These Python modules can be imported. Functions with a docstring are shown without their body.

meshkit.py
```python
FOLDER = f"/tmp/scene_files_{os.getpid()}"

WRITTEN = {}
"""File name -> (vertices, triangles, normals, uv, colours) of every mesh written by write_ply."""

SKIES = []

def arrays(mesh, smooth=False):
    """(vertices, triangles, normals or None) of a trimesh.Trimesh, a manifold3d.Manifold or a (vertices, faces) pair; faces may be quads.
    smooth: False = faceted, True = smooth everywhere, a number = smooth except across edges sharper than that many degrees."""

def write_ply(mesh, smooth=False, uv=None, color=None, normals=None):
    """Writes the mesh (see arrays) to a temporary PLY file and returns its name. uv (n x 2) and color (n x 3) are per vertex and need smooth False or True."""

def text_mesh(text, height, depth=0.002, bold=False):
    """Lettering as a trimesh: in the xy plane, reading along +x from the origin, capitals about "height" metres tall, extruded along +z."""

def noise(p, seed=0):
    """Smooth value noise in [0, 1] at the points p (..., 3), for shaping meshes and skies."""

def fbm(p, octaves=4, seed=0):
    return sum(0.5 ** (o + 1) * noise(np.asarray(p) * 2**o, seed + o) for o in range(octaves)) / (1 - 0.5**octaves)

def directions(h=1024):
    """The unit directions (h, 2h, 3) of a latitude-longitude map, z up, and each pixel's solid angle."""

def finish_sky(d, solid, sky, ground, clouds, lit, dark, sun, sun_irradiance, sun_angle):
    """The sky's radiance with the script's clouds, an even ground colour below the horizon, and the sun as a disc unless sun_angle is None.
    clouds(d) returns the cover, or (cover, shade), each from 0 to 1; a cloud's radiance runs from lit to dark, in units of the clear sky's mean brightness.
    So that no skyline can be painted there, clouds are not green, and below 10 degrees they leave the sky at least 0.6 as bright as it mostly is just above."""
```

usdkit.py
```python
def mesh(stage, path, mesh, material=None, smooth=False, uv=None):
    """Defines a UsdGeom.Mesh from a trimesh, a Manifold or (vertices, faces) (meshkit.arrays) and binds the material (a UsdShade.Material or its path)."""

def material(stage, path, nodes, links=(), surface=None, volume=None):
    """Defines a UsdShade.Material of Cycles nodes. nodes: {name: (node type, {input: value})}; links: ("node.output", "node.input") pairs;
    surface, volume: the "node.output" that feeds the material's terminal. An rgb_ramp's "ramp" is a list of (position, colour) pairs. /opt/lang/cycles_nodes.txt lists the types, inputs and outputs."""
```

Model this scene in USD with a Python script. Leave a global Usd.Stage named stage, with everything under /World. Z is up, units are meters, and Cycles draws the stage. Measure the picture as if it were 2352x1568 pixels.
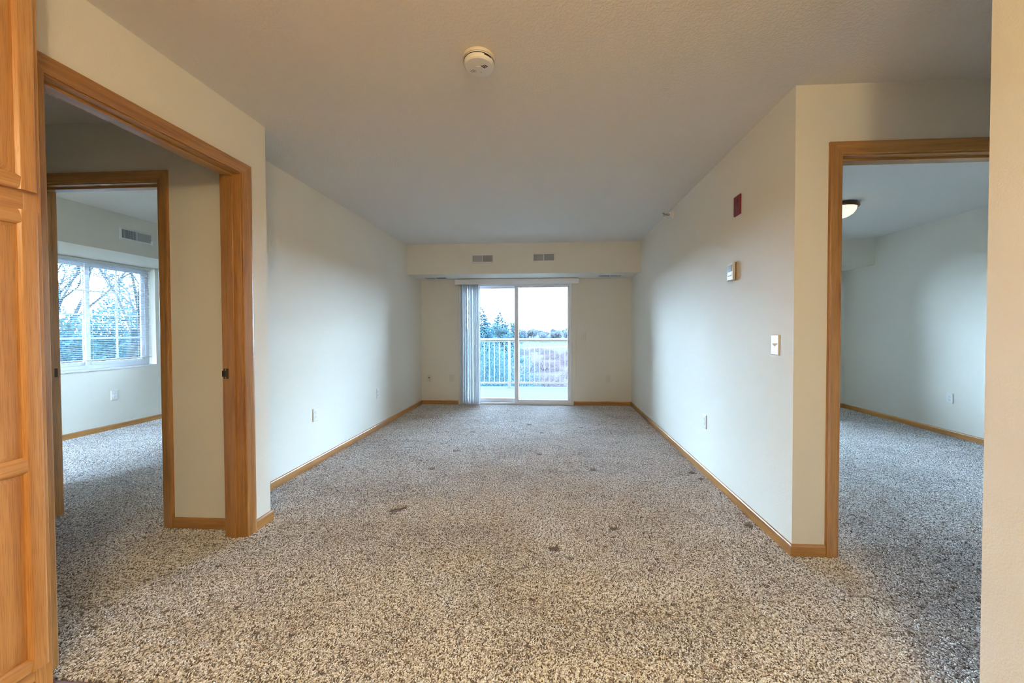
import math, random
import numpy as np, trimesh, usdkit, meshkit
from pxr import Usd, UsdGeom, UsdLux, UsdShade, Gf, Sdf, Vt

stage = Usd.Stage.CreateInMemory()
UsdGeom.SetStageUpAxis(stage, UsdGeom.Tokens.z)
UsdGeom.SetStageMetersPerUnit(stage, 1.0)
stage.SetDefaultPrim(UsdGeom.Xform.Define(stage, '/World').GetPrim())
UsdGeom.Scope.Define(stage, '/World/Looks')

# ---------------------------------------------------------------- camera, sky, lamps, exposure
EXPOSURE = 0.25
SKY = (0.67, 0.95, 1.29)
SKY_STRENGTH = 17.0
KITCHEN_LAMP = 104.0
R_ = np.array([[0.99840758, 0.05634791, -0.00268557], [-0.00169992, -0.01753295, -0.99984484], [-0.05638625, 0.99825724, -0.01740924]])
CX, CY, F, EYE = 1217.53, 773.80, 849.0, (0.0, 0.0, 1.1847)
cam = UsdGeom.Camera.Define(stage, '/World/camera')
m = Gf.Matrix4d(1)
for i, row in enumerate((R_[0], -R_[1], -R_[2])):
    m.SetRow(i, Gf.Vec4d(*row, 0))
m.SetRow(3, Gf.Vec4d(*EYE, 1))
cam.AddTransformOp().Set(m)
cam.CreateHorizontalApertureAttr(36.0)
cam.CreateVerticalApertureAttr(24.0)
cam.CreateFocalLengthAttr(36.0 * F / 2352)
cam.CreateHorizontalApertureOffsetAttr(-(CX - 1176) / 2352 * 36)
cam.CreateVerticalApertureOffsetAttr((CY - 784) / 2352 * 36)
cam.CreateClippingRangeAttr(Gf.Vec2f(0.05, 2000))
cam.CreateExposureAttr(EXPOSURE)

dome = UsdLux.DomeLight.Define(stage, '/World/sky')
dome.CreateIntensityAttr(SKY_STRENGTH)
dome.CreateColorAttr(Gf.Vec3f(*SKY))

# the kitchen's own globe lamp, hanging behind the photographer
lamp = UsdLux.SphereLight.Define(stage, '/World/kitchen_globe_lamp')
lamp.AddTranslateOp().Set(Gf.Vec3d(0.25, -0.80, 2.17))
lamp.CreateRadiusAttr(0.12); lamp.CreateIntensityAttr(KITCHEN_LAMP); lamp.CreateColorAttr(Gf.Vec3f(1.0, 0.79, 0.47))
up = UsdLux.DiskLight.Define(stage, '/World/kitchen_bowl_uplight')      # an open bowl lamp: most of its light goes to the ceiling
up.AddTranslateOp().Set(Gf.Vec3d(-0.1, -1.0, 2.05)); up.AddRotateXYZOp().Set(Gf.Vec3f(180, 0, 0))
up.CreateRadiusAttr(0.20); up.CreateIntensityAttr(100.0); up.CreateColorAttr(Gf.Vec3f(1.0, 0.77, 0.44))

# ---------------------------------------------------------------- helpers
names = {}
def numbered(parent, name):
    key = (parent, name)
    n = names.get(key, 0); names[key] = n + 1
    return f'{parent}/{name}' if n == 0 else f'{parent}/{name}_{n:03d}'
def keys(prim, label=None, cat=None, group=None, kind=None):
    for k, v in (('label', label), ('category', cat), ('group', group), ('kind', kind)):
        if v: prim.SetCustomDataByKey(k, v)
def pathof(p):
    return '/World' if p is None else str(p.GetPath())
def obj(name, mesh, mat, parent=None, label=None, cat=None, kind=None, group=None, smooth=30):
    """mesh is in the parent's own coordinates (world when top-level)"""
    p = numbered(pathof(parent), name)
    g = usdkit.mesh(stage, p, mesh, M[mat], smooth=smooth).GetPrim()
    keys(g, label, cat, group, kind)
    return g
def add_tone(prim, per, seed=1, lo=0.0, hi=1.0):
    """a random tone (primvar) for each run of 'per' points"""
    n = len(UsdGeom.Mesh(prim).GetPointsAttr().Get())
    t = np.repeat(np.random.default_rng(seed).uniform(lo, hi, n // per), per).astype(np.float32)
    UsdGeom.PrimvarsAPI(prim).CreatePrimvar('tone', Sdf.ValueTypeNames.FloatArray, 'vertex').Set(Vt.FloatArray.FromNumpy(t))
def thing(name, label, cat, loc=(0, 0, 0), rz=0.0, group=None, kind=None):
    x = UsdGeom.Xform.Define(stage, numbered('/World', name))
    x.AddTranslateOp().Set(Gf.Vec3d(*map(float, loc)))
    if rz: x.AddRotateZOp().Set(float(rz))
    keys(x.GetPrim(), label, cat, group, kind)
    return x.GetPrim()
def part(name, parent):
    return UsdGeom.Xform.Define(stage, numbered(pathof(parent), name)).GetPrim()
def dup(src, loc, rz=0.0, label=None, group=None, scale=None):
    d = src.GetCustomData()
    name = src.GetName()
    while name[-4:-3] == '_' and name[-3:].isdigit(): name = name[:-4]
    x = UsdGeom.Xform.Define(stage, numbered('/World', name))
    pr = x.GetPrim()
    pr.GetReferences().AddInternalReference(src.GetPath())
    x.ClearXformOpOrder()
    x.AddTranslateOp().Set(Gf.Vec3d(*map(float, loc)))
    x.AddRotateZOp().Set(float(rz))
    if scale: x.AddScaleOp().Set(Gf.Vec3f(*scale))
    pr.SetInstanceable(True)
    keys(pr, label or d.get('label'), d.get('category'), group or d.get('group'))
    return pr
cat_ = trimesh.util.concatenate
def box(x0, x1, y0, y1, z0, z1):
    b = trimesh.creation.box((x1 - x0, y1 - y0, z1 - z0))
    b.apply_translation(((x0 + x1) / 2, (y0 + y1) / 2, (z0 + z1) / 2)); return b
def cbox(x0, x1, y0, y1, z0, z1, r=0.002):
    """box with chamfered edges"""
    pts = []
    for a in (0, 1, 2):
        lo, hi = [x0 + r, y0 + r, z0 + r], [x1 - r, y1 - r, z1 - r]
        lo[a] -= r; hi[a] += r
        pts += [(x, y, z) for x in (lo[0], hi[0]) for y in (lo[1], hi[1]) for z in (lo[2], hi[2])]
    return trimesh.convex.convex_hull(np.array(pts))
def cut(a, *bs):
    return trimesh.boolean.difference([a, *bs], engine='manifold')
def union(*a):
    return trimesh.boolean.union(list(a), engine='manifold')
def cyl(r, h, loc=(0, 0, 0), axis='z', n=32):
    c = trimesh.creation.cylinder(r, h, sections=n)
    if axis == 'x': c.apply_transform(trimesh.transformations.rotation_matrix(math.pi / 2, (0, 1, 0)))
    if axis == 'y': c.apply_transform(trimesh.transformations.rotation_matrix(math.pi / 2, (1, 0, 0)))
    c.apply_translation(loc); return c
def lathe(prof, n=48):
    return trimesh.creation.revolve(np.array(prof), sections=n)
def prism(prof, P0, P1, U, T, m0=0.0, m1=0.0):
    """convex profile of (u, t) points swept from P0 to P1; m0, m1 mitre the ends by u"""
    P0, P1, U, T = (np.array(a, float) for a in (P0, P1, U, T))
    d = (P1 - P0) / np.linalg.norm(P1 - P0); n = len(prof)
    v = [P0 + d * m0 * u + U * u + T * t for u, t in prof] + [P1 + d * m1 * u + U * u + T * t for u, t in prof]
    f = []
    for i in range(n):
        j = (i + 1) % n
        f += [(i, j, n + j), (i, n + j, n + i)]
    for i in range(1, n - 1):
        f += [(0, i + 1, i), (n, n + i, n + i + 1)]
    t = trimesh.Trimesh(v, f, process=False); t.fix_normals(); return t

# ---------------------------------------------------------------- materials
M = {}
def mat(name, nodes, links, surface='p.BSDF', volume=None):
    M[name] = usdkit.material(stage, f'/World/Looks/{name}', nodes, links, surface=surface, volume=volume)
def plain(name, col, rough=0.5, **k):
    mat(name, {'p': ('principled_bsdf', {'base_color': col, 'roughness': rough, **k})}, [])
def relief(name, col, rough, scale, strength, dist, col2=None, detail=3.0, ramp=None):
    """paint with a fine relief (and a slight change of tone)"""
    n = {'g': ('geometry', {}), 'n': ('noise_texture', {'scale': scale, 'detail': detail, 'roughness': 0.55}),
         'r': ('rgb_ramp', {'ramp': ramp or [(0.3, (0, 0, 0)), (0.7, (1, 1, 1))]}),
         'b': ('bump', {'strength': strength, 'distance': dist}),
         'v': ('noise_texture', {'scale': 1.3, 'detail': 2.0}),
         'c': ('mix_color', {'a': col, 'b': col2 or col}),
         'p': ('principled_bsdf', {'roughness': rough, 'specular_ior_level': 0.25})}
    mat(name, n, [('g.position', 'n.vector'), ('g.position', 'v.vector'), ('n.fac', 'r.fac'), ('r.color', 'b.height'), ('b.normal', 'p.normal'),
                  ('v.fac', 'c.fac'), ('c.result', 'p.base_color')])
relief('wall_paint', (0.76, 0.715, 0.615), 0.75, 190, 0.22, 0.0015, (0.78, 0.735, 0.64))
relief('ceiling_paint', (0.80, 0.76, 0.71), 0.9, 75, 0.30, 0.004, (0.81, 0.775, 0.73), 3.0, [(0.42, (0, 0, 0)), (0.58, (1, 1, 1))])

def wood(name, axis, dark, mid, light, rough=0.36, seed=0.0):
    sc = [34.0, 34.0, 34.0]; sc['xyz'.index(axis)] = 1.6
    fs = [420.0, 420.0, 420.0]; fs['xyz'.index(axis)] = 9.0
    nodes = {'g': ('geometry', {}),
             'm': ('mapping', {'scale': sc, 'location': (seed, seed * 1.7, seed * 0.6)}), 'm2': ('mapping', {'scale': fs}),
             'n': ('noise_texture', {'scale': 1.0, 'detail': 5.0, 'roughness': 0.6, 'distortion': 0.6}),
             'f': ('noise_texture', {'scale': 1.0, 'detail': 2.0, 'roughness': 0.5}),
             'r': ('rgb_ramp', {'ramp': [(0.28, dark), (0.5, mid), (0.74, light)]}),
             'fr': ('rgb_ramp', {'ramp': [(0.36, (0.62, 0.55, 0.5)), (0.5, (1, 1, 1))]}),
             'x': ('mix_color', {'blend_type': 'multiply', 'fac': 0.55}),
             'b': ('bump', {'strength': 0.12, 'distance': 0.001}),
             'p': ('principled_bsdf', {'roughness': rough, 'coat_weight': 0.35, 'coat_roughness': 0.22})}
    mat(name, nodes, [('g.position', 'm.vector'), ('g.position', 'm2.vector'), ('m.vector', 'n.vector'), ('m2.vector', 'f.vector'), ('n.fac', 'r.fac'),
                      ('f.fac', 'fr.fac'), ('r.color', 'x.a'), ('fr.color', 'x.b'), ('x.result', 'p.base_color'), ('f.fac', 'b.height'), ('b.normal', 'p.normal')])
OAK = ((0.25, 0.103, 0.022), (0.37, 0.168, 0.040), (0.46, 0.228, 0.062))
for a in 'xyz':
    wood('oak_' + a, a, *OAK)
CAB = ((0.42, 0.175, 0.045), (0.55, 0.26, 0.075), (0.64, 0.34, 0.12))
for a in 'yz':
    wood('maple_' + a, a, *CAB, rough=0.4, seed=3.1)
plain('white_plastic', (0.80, 0.78, 0.74), 0.35)
plain('almond_plastic', (0.70, 0.64, 0.54), 0.4)
plain('beige_plastic', (0.50, 0.40, 0.28), 0.45)
plain('dark_slot', (0.02, 0.018, 0.016), 0.7)
plain('white_metal', (0.74, 0.73, 0.70), 0.4)
plain('grey_metal', (0.42, 0.42, 0.42), 0.45)
plain('vinyl_white', (0.84, 0.86, 0.90), 0.4)
mat('vane_white', {'d': ('diffuse_bsdf', {'color': (0.90, 0.91, 0.92)}), 't': ('translucent_bsdf', {'color': (0.90, 0.92, 0.93)}), 'm': ('mix_closure', {'fac': 0.5})}, [('d.BSDF', 'm.closure1'), ('t.BSDF', 'm.closure2')], 'm.closure')
mat('slat_white', {'d': ('diffuse_bsdf', {'color': (0.90, 0.91, 0.92)}), 't': ('translucent_bsdf', {'color': (0.88, 0.90, 0.92)}), 'm': ('mix_closure', {'fac': 0.4})}, [('d.BSDF', 'm.closure1'), ('t.BSDF', 'm.closure2')], 'm.closure')
plain('red_plastic', (0.15, 0.008, 0.012), 0.4)
plain('bronze', (0.06, 0.035, 0.022), 0.4, metallic=0.7)
plain('brass', (0.55, 0.42, 0.22), 0.35, metallic=1.0)
plain('chrome', (0.6, 0.6, 0.6), 0.2, metallic=1.0)
plain('screen_grey', (0.45, 0.52, 0.54), 0.2)
plain('transition_brown', (0.11, 0.03, 0.018), 0.5)
plain('vinyl_floor', (0.46, 0.31, 0.14), 0.35)
plain('dim_seal', (0.10, 0.09, 0.09), 0.6)
mat('pane_glass', {'f': ('fresnel', {'IOR': 1.45}), 't': ('transparent_bsdf', {'color': (0.96, 0.98, 0.98)}), 'g': ('glossy_bsdf', {'roughness': 0.0, 'color': (1, 1, 1)}), 'm': ('mix_closure', {})},
    [('f.fac', 'm.fac'), ('t.BSDF', 'm.closure1'), ('g.BSDF', 'm.closure2')], 'm.closure')
mat('lamp_glass', {'p': ('principled_bsdf', {'base_color': (0.9, 0.8, 0.65), 'roughness': 0.4, 'emission_color': (1.0, 0.72, 0.36), 'emission_strength': 1.5})}, [])
def pile_mat(name, stops):
    mat(name, {'g': ('attribute', {'attribute': 'tone'}), 'r': ('rgb_ramp', {'ramp': stops}), 'p': ('principled_bsdf', {'roughness': 0.9, 'specular_ior_level': 0.1, 'sheen_weight': 0.15})},
        [('g.fac', 'r.fac'), ('r.color', 'p.base_color')])
pile_mat('carpet_yarn', [(0.0, (0.09, 0.070, 0.056)), (0.26, (0.23, 0.195, 0.180)), (0.46, (0.52, 0.49, 0.475)), (0.68, (0.80, 0.78, 0.765)), (1.0, (0.98, 0.97, 0.965))])
relief('carpet_backing', (0.20, 0.135, 0.09), 0.95, 300, 0.5, 0.002, (0.24, 0.16, 0.11))

# ---------------------------------------------------------------- dimensions (metres, camera above the origin looking along +y)
H = 2.44
XL, XD, XR = -2.092, -1.756, 1.260        # living left wall, entry left wall, living right wall
YH, YD, YR = 2.095, 2.202, 1.996          # hall wall face, end of entry wall, right entry wall face
YF, YS, ZS = 5.870, 5.300, 2.005          # far wall, soffit face, soffit underside
XN, YN = 1.150, 1.045                     # near right wall face and its end
XB, XW = 4.440, -5.310                    # right bedroom wall, left bedroom window wall
TH = 0.116

def struct(name, mesh, m_, label, cat, parent=None, smooth=30):
    return obj(name, mesh, m_, parent, label, cat, 'structure', smooth=smooth) if parent is None else obj(name, mesh, m_, parent, smooth=smooth)

# floor, ceiling
struct('floor', box(-6.0, 5.2, 1.116, 6.06, -0.16, -0.010), 'carpet_backing', 'brown carpet backing under the pile in all the rooms', 'floor')
struct('floor_kitchen', box(-4.2, 4.0, -3.4, 1.115, -0.16, -0.002), 'vinyl_floor', 'tan vinyl kitchen floor at the lower left corner', 'floor')
struct('ceiling', box(-6.0, 5.2, -3.4, 6.06, H, H + 0.2), 'ceiling_paint', 'textured off-white ceiling over all the rooms', 'ceiling')
# walls of the living room and entry
D1 = (1.202, 2.008, 2.074)      # doorway 1: y0, y1, head height (between jambs)
D2 = (-3.160, -2.345, 2.074)    # doorway 2: x0, x1
D3 = (1.494, 2.408, 2.074)      # doorway 3
JT = 0.019
wl = union(box(XL - TH, XL, YD, YF, -0.01, H))
struct('wall_left', wl, 'wall_paint', 'long cream wall on the left of the living room', 'wall')
we = cut(box(XD - TH, XD, 1.124, YD, -0.01, H), box(XD - 1, XD + 1, D1[0] - JT, D1[1] + JT, -1, D1[2] + JT))
wh = cut(box(-3.95, XD - 0.001, YH, YD, -0.01, H), box(D2[0] - JT, D2[1] + JT, YH - 1, YH + 1, -1, D2[2] + JT))
struct('wall_left_entry', we, 'wall_paint', 'narrow cream wall around the left doorway, ending in an outside corner', 'wall')
struct('wall_left_hall', cut(wh, box(XD - TH, XD + 1, YH - 0.1, YD + 1, -1, 3)), 'wall_paint', 'tan hall wall around the inner doorway, seen through the left doorway', 'wall')
struct('wall_right', box(XR, XR + TH, YR, YF, -0.01, H), 'wall_paint', 'long cream wall on the right of the living room', 'wall')
wr = cut(box(XR + TH, XB + 0.1, YR, YR + TH, -0.01, H), box(D3[0] - JT, D3[1] + JT, YR - 1, YR + 1, -1, D3[2] + JT))
struct('wall_right_entry', wr, 'wall_paint', 'tan wall around the right doorway, facing the camera', 'wall')
DOORX = (-1.462, 0.327); DOORZ = 1.935
WLY = (3.372, 4.685); WLZ = (0.745, 2.03)   # left bedroom window
WRX = (1.46, 3.45)
WCX = (-4.30, -3.58)                        # second window of the left bedroom, hidden from the camera                          # right bedroom window, hidden from the camera
far = cut(box(-6.0, 5.2, YF, YF + 0.16, -0.25, H), box(DOORX[0], DOORX[1], YF - 1, YF + 1, 0.0, DOORZ), box(WRX[0], WRX[1], YF - 1, YF + 1, 0.45, 2.03), box(WCX[0], WCX[1], YF - 1, YF + 1, 0.90, 2.03))
struct('wall_far', far, 'wall_paint', 'cream far wall around the sliding glass door', 'wall')
struct('wall_near_right', union(box(XN, XN + TH, -3.3, YN, -0.01, H), box(XN, 4.4, YN - TH, YN, -0.01, H)), 'wall_paint', 'cream wall end at the right edge of the picture', 'wall')
struct('wall_bedroom_right', box(XB, XB + 0.12, -0.2, YF, -0.01, H), 'wall_paint', 'pale wall with one outlet, seen through the right doorway', 'wall')
winl = cut(box(XW - 0.22, XW, 0.5, YF, -0.01, H), box(XW - 1, XW + 1, WLY[0], WLY[1], WLZ[0], WLZ[1]))
struct('wall_bedroom_left', winl, 'wall_paint', 'pale window wall of the left bedroom, seen through both left doorways', 'wall')
struct('wall_hall_back', union(box(-3.95, XD - TH, 1.124, D1[0] - JT - 0.002, -0.01, H), box(-4.07, -3.95, 1.0, YH, -0.01, H)), 'wall_paint', 'hall walls out of sight to the left', 'wall')
struct('wall_kitchen', union(box(-2.42, -2.30, -3.3, 1.124, -0.01, H), box(-2.42, XN, -3.42, -3.3, -0.01, H)), 'wall_paint', 'kitchen walls behind the camera', 'wall')
# soffits
struct('soffit', box(XL, XR, YS, YF, ZS, H), 'wall_paint', 'boxed soffit across the far wall above the sliding door', 'soffit')
struct('soffit_bedroom_left', box(XW, -4.57, YD, YF, 2.03, H), 'wall_paint', 'boxed soffit above the left bedroom window', 'soffit')
struct('soffit_bedroom_right', box(XR + TH, XB, 5.347, YF, 2.075, H), 'wall_paint', 'boxed soffit in the right bedroom', 'soffit')

# ---------------------------------------------------------------- baseboards
BASE = [(0, 0), (0, 0.0115), (0.058, 0.0115), (0.066, 0.0085), (0.070, 0.004), (0.071, 0)]
def baseboard(name, label, runs):
    t = thing(name, label, 'baseboard', kind='structure')
    for (x0, y0), (x1, y1), (nx, ny), m0, m1 in runs:
        L = math.hypot(x1 - x0, y1 - y0); dx, dy = (x1 - x0) / L, (y1 - y0) / L
        # profile u is height, t is thickness; mitre by t: sweep ends extended
        v0 = np.array((x0, y0, -0.008)); v1 = np.array((x1, y1, -0.008))
        pr = prism(BASE, v0, v1, (0, 0, 1), (nx, ny, 0))
        n = len(BASE)
        pts = pr.vertices.copy()
        for k in range(n):
            tt = BASE[k][1]
            pts[k] += np.array((dx, dy, 0)) * m0 * tt
            pts[n + k] += np.array((dx, dy, 0)) * m1 * tt
        pr = trimesh.Trimesh(pts, pr.faces, process=False)
        obj('board', pr, 'oak_x' if abs(dx) > abs(dy) else 'oak_y', t)
    return t
baseboard('baseboard_left', 'oak baseboard along the left living room wall', [((XL, YD), (XL, YF), (1, 0), 0, -1)])
baseboard('baseboard_left_entry', 'short oak baseboard between the left doorway and the outside corner', [((XD, 2.079), (XD, YD), (1, 0), 0, 1), ((XD, YD), (XL, YD), (0, 1), -1, 0)])
baseboard('baseboard_far_left', 'oak baseboard left of the sliding door', [((XL, YF), (DOORX[0] - 0.03, YF), (0, -1), 1, 0)])
baseboard('baseboard_far_right', 'oak baseboard right of the sliding door', [((DOORX[1] + 0.03, YF), (XR, YF), (0, -1), 0, -1)])
baseboard('baseboard_right', 'oak baseboard along the right living room wall', [((XR, YR), (XR, YF), (-1, 0), -1, -1)])
baseboard('baseboard_right_entry', 'short oak baseboard left of the right doorway', [((XR, YR), (1.424, YR), (0, -1), -1, 0)])
baseboard('baseboard_hall', 'short oak baseboard on the hall wall inside the left doorway', [((-2.272, YH), (XD - TH, YH), (0, -1), 0, 0)])
baseboard('baseboard_bedroom_left', 'oak baseboard under the left bedroom window', [((XW, YD), (XW, YF), (1, 0), 0, 0)])
baseboard('baseboard_bedroom_right', 'oak baseboard along the right bedroom wall', [((XB, YR + TH), (XB, YF), (-1, 0), 0, -1), ((XR + TH, YF), (XB, YF), (0, -1), 0, -1)])

# ---------------------------------------------------------------- doorways
CW = 0.0635
CAS = [(0.0, 0.0), (0.0, 0.0085), (0.004, 0.0115), (0.018, 0.013), (0.044, 0.0165), (0.056, 0.017), (0.0615, 0.0145), (CW, 0.010), (CW, 0.0)]
def doorway(name, label, f, a0, a1, ztop, th, grain, stop=(-0.075, -0.037)):
    """f(a, n, z) gives a world point; a runs along the opening, n out of the wall towards the viewer"""
    t = thing(name, label, 'door frame', kind='structure')
    P = lambda a, n, z: np.array(f(a, n, z), float)
    A, N, Z = P(1, 0, 0) - P(0, 0, 0), P(0, 1, 0) - P(0, 0, 0), np.array((0, 0, 1.0))
    def blk(al, ah, nl, nh, zl, zh, r=0.001):
        c = np.array([P(al, nl, zl), P(ah, nh, zh)]); lo, hi = c.min(0), c.max(0)
        return cbox(lo[0], hi[0], lo[1], hi[1], lo[2], hi[2], r)
    obj('jamb', blk(a0 - JT, a0, -th - 0.001, 0.001, -0.01, ztop), 'oak_z', t)
    obj('jamb', blk(a1, a1 + JT, -th - 0.001, 0.001, -0.01, ztop), 'oak_z', t)
    obj('head_jamb', blk(a0 - JT, a1 + JT, -th - 0.001, 0.001, ztop, ztop + JT), grain, t)
    obj('stop', blk(a0, a0 + 0.011, stop[0], stop[1], -0.01, ztop), 'oak_z', t)
    obj('stop', blk(a1 - 0.011, a1, stop[0], stop[1], -0.01, ztop), 'oak_z', t)
    obj('stop', blk(a0 + 0.011, a1 - 0.011, stop[0], stop[1], ztop - 0.011, ztop), grain, t)
    rv = 0.006
    for n0, sgn in ((0.0, 1), (-th, -1)):
        T = N * sgn
        obj('casing', prism(CAS, P(a0 - rv, n0, -0.008), P(a0 - rv, n0, ztop + rv), -A, T, 0, 1), 'oak_z', t)
        obj('casing', prism(CAS, P(a1 + rv, n0, -0.008), P(a1 + rv, n0, ztop + rv), A, T, 0, 1), 'oak_z', t)
        obj('head_casing', prism(CAS, P(a0 - rv, n0, ztop + rv), P(a1 + rv, n0, ztop + rv), Z, T, -1, 1), grain, t)
    return t
d1 = doorway('door_1', 'oak framed doorway in the left entry wall with a bronze strike plate', lambda a, n, z: (XD + n, a, z), *D1, TH, 'oak_y')
sp = cut(cbox(-1.868, -1.838, 2.0055, 2.0085, 0.914, 0.972, 0.0008), box(-1.861, -1.848, 2.0, 2.02, 0.928, 0.958))
obj('strike_plate', union(sp, box(-1.877, -1.868, 2.0055, 2.0085, 0.926, 0.960)), 'bronze', d1, label='dark bronze strike plate')
obj('latch_hole', box(-1.861, -1.848, 2.0077, 2.0082, 0.928, 0.958), 'dark_slot', d1)
for k, z in enumerate((0.920, 0.966)):
    obj('screw', cyl(0.004, 0.002, (-1.8545, 2.0052, z), 'y', 12), 'brass', d1)
d2 = doorway('door_2', 'oak framed inner bedroom doorway seen through the left doorway', lambda a, n, z: (a, YH - n, z), *D2, YD - YH, 'oak_x')
obj('strike_plate', cbox(D2[0] - 0.0005, D2[0] + 0.002, YD - 0.040, YD - 0.010, 0.895, 0.952, 0.0005), 'bronze', d2, label='dark bronze strike plate')
doorway('door_3', 'oak framed doorway on the right leading to a bedroom', lambda a, n, z: (a, YR - n, z), *D3, TH, 'oak_x')

# ---------------------------------------------------------------- sliding glass door
sd = thing('door_4', 'white sliding glass door in the far wall opening on the balcony', 'sliding door', kind='structure')
x0, x1 = DOORX
yo = YF + 0.02
def V(x0, x1, y0, y1, z0, z1, r=0.004): return cbox(x0, x1, y0, y1, z0, z1, r)
obj('frame_jamb', V(x0, x0 + 0.035, YF - 0.004, YF + 0.14, 0.0, DOORZ), 'vinyl_white', sd)
obj('frame_jamb', V(x1 - 0.035, x1, YF - 0.004, YF + 0.14, 0.0, DOORZ), 'vinyl_white', sd)
obj('frame_head', V(x0 + 0.035, x1 - 0.035, YF - 0.004, YF + 0.14, DOORZ - 0.04, DOORZ), 'vinyl_white', sd)
obj('frame_sill', V(x0 + 0.035, x1 - 0.035, YF - 0.004, YF + 0.14, 0.0, 0.028), 'vinyl_white', sd)
def sash(xa, xb, ya, yb, za, zb, sl, sr, bot, top):
    obj('stile', V(xa, xa + sl, ya, yb, za, zb), 'vinyl_white', sd)
    obj('stile', V(xb - sr, xb, ya, yb, za, zb), 'vinyl_white', sd)
    obj('rail', V(xa + sl, xb - sr, ya, yb, za, za + bot), 'vinyl_white', sd)
    obj('rail', V(xa + sl, xb - sr, ya, yb, zb - top, zb), 'vinyl_white', sd)
    obj('pane', box(xa + sl - 0.004, xb - sr + 0.004, (ya + yb) / 2 - 0.003, (ya + yb) / 2 + 0.003, za + bot - 0.004, zb - top + 0.004), 'pane_glass', sd, smooth=False)
xm = -0.552
sash(x0 + 0.035, xm + 0.030, YF + 0.085, YF + 0.120, 0.028, DOORZ - 0.04, 0.06, 0.045, 0.062, 0.03)
sash(xm - 0.030, x1 - 0.035, YF + 0.030, YF + 0.065, 0.028, DOORZ - 0.04, 0.060, 0.028, 0.050, 0.022)
hd = union(cbox(0.262, 0.282, YF - 0.012, YF + 0.032, 1.00, 1.02, 0.004), cbox(0.262, 0.282, YF - 0.012, YF + 0.032, 1.15, 1.17, 0.004), cbox(0.262, 0.282, YF - 0.020, YF - 0.002, 0.99, 1.18, 0.006))
obj('handle', hd, 'white_plastic', sd, label='white pull handle')

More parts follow.
